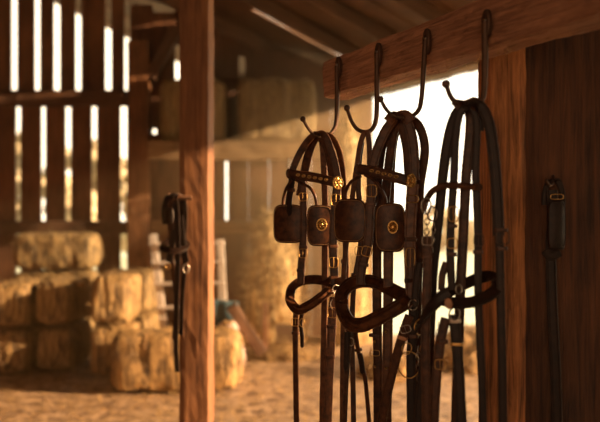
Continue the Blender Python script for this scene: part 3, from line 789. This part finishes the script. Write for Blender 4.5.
s_ = b.strap('cheek_strap', [(371, 176), (371, 190), (369.5, 210), (368, 238), (364.5, 255), (361, 270), (360, 284)], 8.4, 'leather', dy=-.014)
b.buckle(370.8, 191, 10.5, 12, dy=-.021, parent=s_); b.keeper(370, 204, 10, 3.6, parent=s_, dy=-.014); b.buckle(366, 251, 10, 10, ang=-14, dy=-.021, parent=s_); b.keeper(362.8, 264, 10, 3.4, ang=-14, parent=s_, dy=-.014)
s_ = b.strap('cheek_strap', [(412, 184), (411, 200), (409.5, 225), (409, 250), (410, 275), (411, 302)], 10.4, 'leather_red', dy=-.014, rot=8)
b.buckle(411, 199, 12.5, 7, dy=-.021, parent=s_, rot=8, prong=False); b.buckle(409, 257, 9, 19, dy=-.021, parent=s_, rot=8); b.keeper(409.4, 239, 12, 4, parent=s_, dy=-.014, rot=8); b.keeper(410, 280, 12, 4, parent=s_, dy=-.014, rot=8)
b.strap('buckle_tongue', [(409, 248), (409.2, 262), (409.6, 276)], 6, 'leather', dy=-.019, rot=8, tip=True, parent=s_)
b.blinker(334, 198, 366.5, 243, rot=-24, dy=.004, m='leather')
b.blinker(375, 203, 405, 252, rot=-8, dy=-.006, m='leather', medal=(392.6, 227, 5.2, 6.6))
b.cord('blinker_stay', [(345, 200, .004), (346, 191, 0), (351, 182, -.006), (361, 176, -.008)], 3.6)
b.cord('blinker_stay', [(365, 175, -.018), (374, 180, -.022), (381, 189, -.022), (385, 198, -.02), (386, 206, -.01)], 3.6)
s_ = b.strap('noseband', [(342.5, 293, .02), (342, 308, -.01), (349, 322, -.035), (361, 325, -.05), (376, 319, -.06), (392, 310.5, -.06), (406, 302, -.04), (408, 298, .0), (398, 293, .04), (384, 286, .06), (368, 281, .06), (352, 283.5, .045)], 13.6, 'leather', t=.0075, wd=(.1, -.3, 1), closed=True)
b.strap('noseband_lining', [(346, 322, -.03), (356, 328, -.045), (370, 324, -.06), (390, 314, -.064), (402, 306, -.05)], 7.2, 'leather_red', t=.0028, wd=(.1, -.3, 1), parent=s_, dy=-.006)
b.ring(410.5, 303, 5.2, .0018, dy=-.04, rot=30)
s_ = b.strap('rein', [(407, 313), (402, 327), (396, 347), (389.5, 372), (384, 395), (374, 450)], 8.0, 'leather', rot=-25, dy=-.045)
b.buckle(402.5, 326, 10, 7, ang=18, parent=s_, dy=-.053, m='steel'); b.keeper(400, 335, 9.4, 3.6, ang=-18, parent=s_, dy=-.045, m='leather_tan')
s_ = b.strap('bit_strap', [(412, 306), (412, 330), (410, 352), (410, 384), (411, 450)], 8.2, 'leather_black', rot=10, dy=-.02)
b.keeper(411.6, 335, 10, 4, parent=s_, dy=-.02)
b.ring(419, 325, 8.0, .0017, dy=-.03, rot=30, m='brass'); b.ring(424, 348, 6.0, .0015, dy=-.02, rot=-40, m='brass')
b.ring(407, 362, 10.5, .0017, dy=-.035, rot=-10, m='brass', ry=13)
b.chain((415.5, 345), (417, 384), 7, 2.0, dy=-.035)
for px_, py_ in ((377, 330), (377, 346), (377.5, 372), (388, 335), (388, 372), (416.5, 318), (416, 362)):
    b.rosette(b.p(px_, py_) + Vector((0, .066 if px_ < 380 else (.046 if px_ < 400 else .026), 0)), b.nrm(-10), 1.3 * b.Y / F, 1.3 * b.Y / F, 'stud', b.root)
s_ = b.strap('curb_strap', [(420, 292), (426, 310), (428, 335), (425, 360), (420, 384), (414, 450)], 6.5, 'leather', dy=-.01)
b.buckle(427, 322, 9, 9, parent=s_, dy=-.018); b.keeper(427.5, 342, 8, 3.2, parent=s_, dy=-.01)
b.strap('bit_hanger', [(418, 262), (414, 285), (413, 306)], 6.0, 'leather_black', dy=-.03, tip=True)
b.ring(404, 345, 5.5, .0015, dy=-.05, rot=25, m='brass')
s_ = b.strap('chin_strap', [(348.5, 328), (349, 340), (347.5, 355), (345.5, 384), (343, 450)], 4.6, 'leather', dy=-.02, rot=20)
b.buckle(349, 340, 7.6, 8, parent=s_, dy=-.027, m='steel')
b.strap('strap_end', [(346.5, 330), (346, 345), (345, 368)], 4.8, 'leather_black', dy=-.032, rot=-20, tip=True)
b.strap('chin_strap', [(355, 330), (357.5, 348), (361.5, 366), (365.5, 384), (371, 450)], 4.0, 'leather', dy=-.012, rot=-30)
b.strap('strap_end', [(359, 352), (361, 362), (362, 372)], 5.0, 'leather_black', dy=-.02, rot=-30, tip=True)
b.keeper(358, 349, 6.5, 3, ang=12, dy=-.012, rot=-30)

# ---------------------------------------------------------------- right bridle
b = Tack('riding_bridle', 'right black leather bridle without blinkers, hanging before the near post', 'bridle', 465, 105, 1.70, .35, LB)
K = 'leather_black'
b.strap('long_rein', [(465, 104, .01), (456, 114, .01), (449, 135, .01), (443.5, 170, .01), (439.5, 210, .01), (435, 250, .01), (429, 310, .01), (422, 384, .01), (416, 450, .01)], 9.0, K, rot=-20)
s_ = b.strap('cheek_strap', [(466, 106, -.012), (459, 116, -.012), (455.5, 140, -.012), (454, 175, -.012), (452, 205, -.012), (450.5, 235, -.012), (450.5, 262, -.012), (452, 290, -.012)], 7.0, K, rot=-10)
b.buckle(451.7, 214, 10, 15, dy=-.02, parent=s_); b.buckle(450.5, 243, 10, 10, dy=-.02, parent=s_, prong=False); b.keeper(451, 226, 9.5, 4, parent=s_, dy=-.012); b.keeper(450.5, 254, 9.5, 4, parent=s_, dy=-.012)
b.strap('headpiece', [(466, 104, .03), (470.5, 118, .03), (469, 145, .03), (466.5, 170, .03), (464.5, 210, .03), (462.5, 250, .03), (460, 300, .03), (457, 384, .03), (455, 450, .03)], 8.8, 'leather', rot=20)
s_ = b.strap('throat_lash', [(467, 105, .0), (475, 114, .0), (477, 135, .0), (475.5, 170, .0), (477, 210, .0), (478, 240, .0), (478, 290, .0), (480, 340, .0), (482, 384, .0), (484, 450, .0)], 6.6, K, rot=-15)
b.buckle(478, 240, 9, 12, dy=-.007, parent=s_, m='iron'); b.keeper(478, 252, 9, 4, parent=s_)
s_ = b.strap('crownpiece', [(462, 105, -.018), (470, 102.5, -.018), (481, 107, -.018), (488.5, 122, -.018), (493, 148, -.018), (496, 180, -.018), (498, 215, -.018), (498.5, 236, -.018)], 9.6, K, t=.005, rot=10)
b.strap('crown_pad', [(455, 108, -.004), (461, 103, -.004), (470, 101.5, -.004), (478, 106, -.004)], 11, 'leather', t=.006, rot=-10)
s_ = b.strap('hanging_rein', [(498.5, 228, -.02), (499.5, 250, -.02), (500.5, 290, -.02), (501.5, 340, -.02), (502.5, 384, -.02), (503, 450, -.02)], 7.2, K, rot=12)
b.buckle(499, 237, 12, 13, dy=-.03, parent=s_, m='iron'); b.keeper(499.4, 248, 10, 4, parent=s_, dy=-.02); b.keeper(498.8, 230, 12, 3.6, parent=s_, dy=-.019)
b.strap('strap_end', [(480.5, 112, .01), (481, 122, .01), (480, 131, .01)], 6, K, rot=20)
b.strap('browband', [(424, 212, -.02), (427, 199, -.022), (434, 190, -.024), (446, 185.5, -.026), (462, 186, -.026), (479, 187.5, -.012)], 5.6, 'leather', t=.006, wd=(0, -.3, 1))
b.rosette_at(477.5, 187.5, 3.6, 3.8, dy=-.016, rot=10, m='iron')
b.strap('noseband', [(496.5, 281, .01), (497, 288, -.015), (487, 296.5, -.035), (472, 302, -.045), (456, 303, -.045), (443, 300, -.03), (441, 297, .0), (450, 291.5, .03), (466, 283.5, .045), (479, 278, .045), (490, 276.5, .03)], 10.5, K, t=.007, wd=(.1, -.28, 1), closed=True)
b.strap('chin_strap', [(450, 293, -.035), (440, 299, -.04), (430, 309, -.042), (422, 320, -.042), (416, 332, -.04)], 10.5, K, t=.006, wd=(.5, 0, 1))
b.tab(443.5, 300.5, 8, 11, 'leather_tan', dy=-.058, ang=12)
b.ring(450, 311, 5.5, .0017, dy=-.05, rot=10, ry=6); b.ring(454, 287, 3.5, .0016, dy=-.052, rot=20, name='small_ring', ry=4.5)  # the small ring is put in for a bright highlight by the noseband
s_ = b.strap('lower_rein', [(450, 312), (452, 330), (454, 352), (456, 384), (459, 450)], 9.2, K, rot=-12, dy=-.04)
b.keeper(451.2, 318, 11, 4.5, parent=s_, dy=-.04, m='steel'); b.keeper(453, 341, 11, 3, parent=s_, dy=-.04, m='brass')
b.strap('side_strap', [(446, 262), (442, 275), (441, 290)], 6, 'leather', dy=-.004, rot=20)
# bits hanging at the left side of it
b.ring(424, 206, 5.6, .0019, dy=-.03, rot=20, ry=8); b.ring(431, 214, 5.0, .0017, dy=-.02, rot=-40, ry=7)
b.chain((425, 214), (424.5, 234), 4, 2.4, dy=-.03)
s_ = b.strap('bit_strap', [(424.5, 236), (425, 262), (424, 300), (423, 345), (424, 384), (425, 450)], 8.4, 'leather', dy=-.03, rot=-20)
b.buckle(424.6, 240, 10.5, 9, dy=-.038, parent=s_, m='steel'); b.keeper(424.8, 256, 10, 4, parent=s_, dy=-.03)
b.chain((433, 222), (428.5, 262), 8, 1.7, dy=-.018)
b.strap('thin_strap', [(436, 262, .02), (434, 310, .02), (431, 384, .02), (430, 450, .02)], 6.5, 'leather', rot=25, dy=.02)
b.chain((438, 322), (434, 360), 5, 1.6, dy=-.01)
s_ = b.strap('lower_rein', [(446, 318, -.02), (440, 345, -.02), (436, 384, -.02), (433, 450, -.02)], 8.5, 'leather', rot=-15)
b.keeper(441, 340, 10, 4, parent=s_, dy=-.02); b.buckle(438, 362, 10.5, 10, parent=s_, dy=-.028)

# ---------------------------------------------------------------- at the right edge, on the dark board
h = Tack('black_halter', 'black halter hanging on the dark board at the right edge of the picture', 'halter', 551, 182, 1.915, 0, None)
h.strap('headpiece', [(544, 205), (545, 192), (549, 182), (556, 180), (561, 188), (563, 205)], 5, K, rot=0)
h.strap('cheek_strap', [(552, 190, -.008), (552.5, 220, -.008), (551, 250, -.008), (552, 300, -.008), (556, 384, -.008), (557, 450, -.008)], 9, K, rot=10)
s_ = h.blinker(545, 200, 564, 250, rot=8, dy=-.014, m=K, thread=False)
h.buckle(553.5, 197, 12, 5, dy=-.026, m='brass', prong=False)
h.strap('chin_strap', [(545, 250, -.012), (551, 256, -.012), (560, 252, -.012)], 8, K, wd=(0, 0, 1))
bm = bmesh.new(); c_ = catmull([P(553, 176, 1.948), P(553, 178, 1.93), P(552, 184, 1.908), P(549, 185, 1.898), P(546, 180, 1.892)], 6)
tube_bm(bm, [q - P(553, 176, 1.948) for q in c_], .004, 10); o = from_bm('wall_hook', bm, 'iron', smooth=60); o.location = P(553, 176, 1.948)
tag(o, 'small iron hook on the dark board at the right edge', 'hook')

# ---------------------------------------------------------------- tack on the tall post
pg = P(171, 197, 3.60); bm = bmesh.new()
tube_bm(bm, [Vector((.10, 0, -.004)), Vector((.0, 0, 0)), Vector((-.015, 0, .012))], .012, 10)
o = from_bm('wooden_peg', bm, 'tie', smooth=50); o.location = pg; tag(o, 'peg on the left side of the tall timber post', 'peg')
h = Tack('old_harness', 'dark strap harness hanging from a peg on the left of the timber post', 'harness', 174, 195, 3.60, 0, None)
for nm_, pts, w_, m_ in [
    ('headpiece', [(167, 224, -.02), (166, 210, -.02), (169, 198, -.02), (175, 193.5, -.0), (181, 199, .02), (183, 214, .02), (182, 232, .02)], 6.5, K),
    ('crownpiece', [(172, 230, -.03), (171, 212, -.03), (173, 200, -.03), (177, 195, -.0), (180, 205, .03), (179, 228, .03)], 6.0, 'leather'),
    ('cheek_strap', [(174, 205, -.03), (174, 230, -.03), (171, 250, -.03), (169, 262, -.03)], 4.5, K),
    ('cheek_strap', [(180, 215, -.02), (182, 240, -.02), (186, 262, -.02)], 4.5, K),
    ('noseband', [(163, 246, 0), (168, 250, -.05), (176, 251, -.06), (184, 248, -.04), (186, 244, .0), (180, 240, .04), (170, 240, .04)], 6.5, K),
    ('long_rein', [(176, 200, -.045), (178, 240, -.045), (177, 290, -.045), (176, 340, -.045), (177, 372, -.045)], 3.6, K),
    ('long_rein', [(170, 222, -.01), (172, 262, -.01), (176, 300, -.01), (174, 340, -.01)], 3.2, 'leather'),
    ('short_rein', [(184, 232, -.01), (185, 262, -.01), (182, 300, -.01), (181, 335, -.01)], 3.2, K)]:
    if nm_ == 'noseband': h.strap(nm_, pts, w_, m_, wd=(0, .2, 1), closed=True)
    else: h.strap(nm_, pts, w_ * 1.3, m_)
h.blinker(166, 208, 176, 224, rot=-30, dy=-.05, m=K, thread=False)
h.ring(187, 268, 3.0, .004, 'steel', dy=-.03, rot=20, ry=4.5); h.ring(169, 266, 3.0, .003, 'brass', dy=-.03, rot=-20)


# ---------------------------------------------------------------- dusty air inside the barn
if HAZE > 0:
    m = bpy.data.materials.new('dusty_air'); m.use_nodes = True; nt = m.node_tree; nt.nodes.clear()
    out = nt.nodes.new('ShaderNodeOutputMaterial'); vs_ = nt.nodes.new('ShaderNodeVolumeScatter')
    vs_.inputs['Color'].default_value = (1, .66, .35, 1);  vs_.inputs['Anisotropy'].default_value = .35
    nt.links.new(vs_.outputs[0], out.inputs['Volume'])
    tc = nt.nodes.new('ShaderNodeTexCoord'); dn = nt.nodes.new('ShaderNodeVectorMath'); dn.operation = 'DISTANCE'; dn.inputs[1].default_value = (.7, 7.7, 2.1)
    nt.links.new(tc.outputs['Object'], dn.inputs[0]); mr = nt.nodes.new('ShaderNodeMapRange'); mr.interpolation_type = 'SMOOTHSTEP'
    mr.inputs['From Min'].default_value = .4; mr.inputs['From Max'].default_value = 2.7; mr.inputs['To Min'].default_value = .19; mr.inputs['To Max'].default_value = HAZE
    nt.links.new(dn.outputs['Value'], mr.inputs['Value']); nt.links.new(mr.outputs[0], vs_.inputs['Density'])
    bm = bmesh.new(); box(bm, (-5.1, 2.7, .02), (3.0, 8.98, 4.9)); o = from_bm('dusty_air', bm, m)
    tag(o, 'dusty sunlit air filling the barn behind the bridles', 'dust haze', kind='stuff')
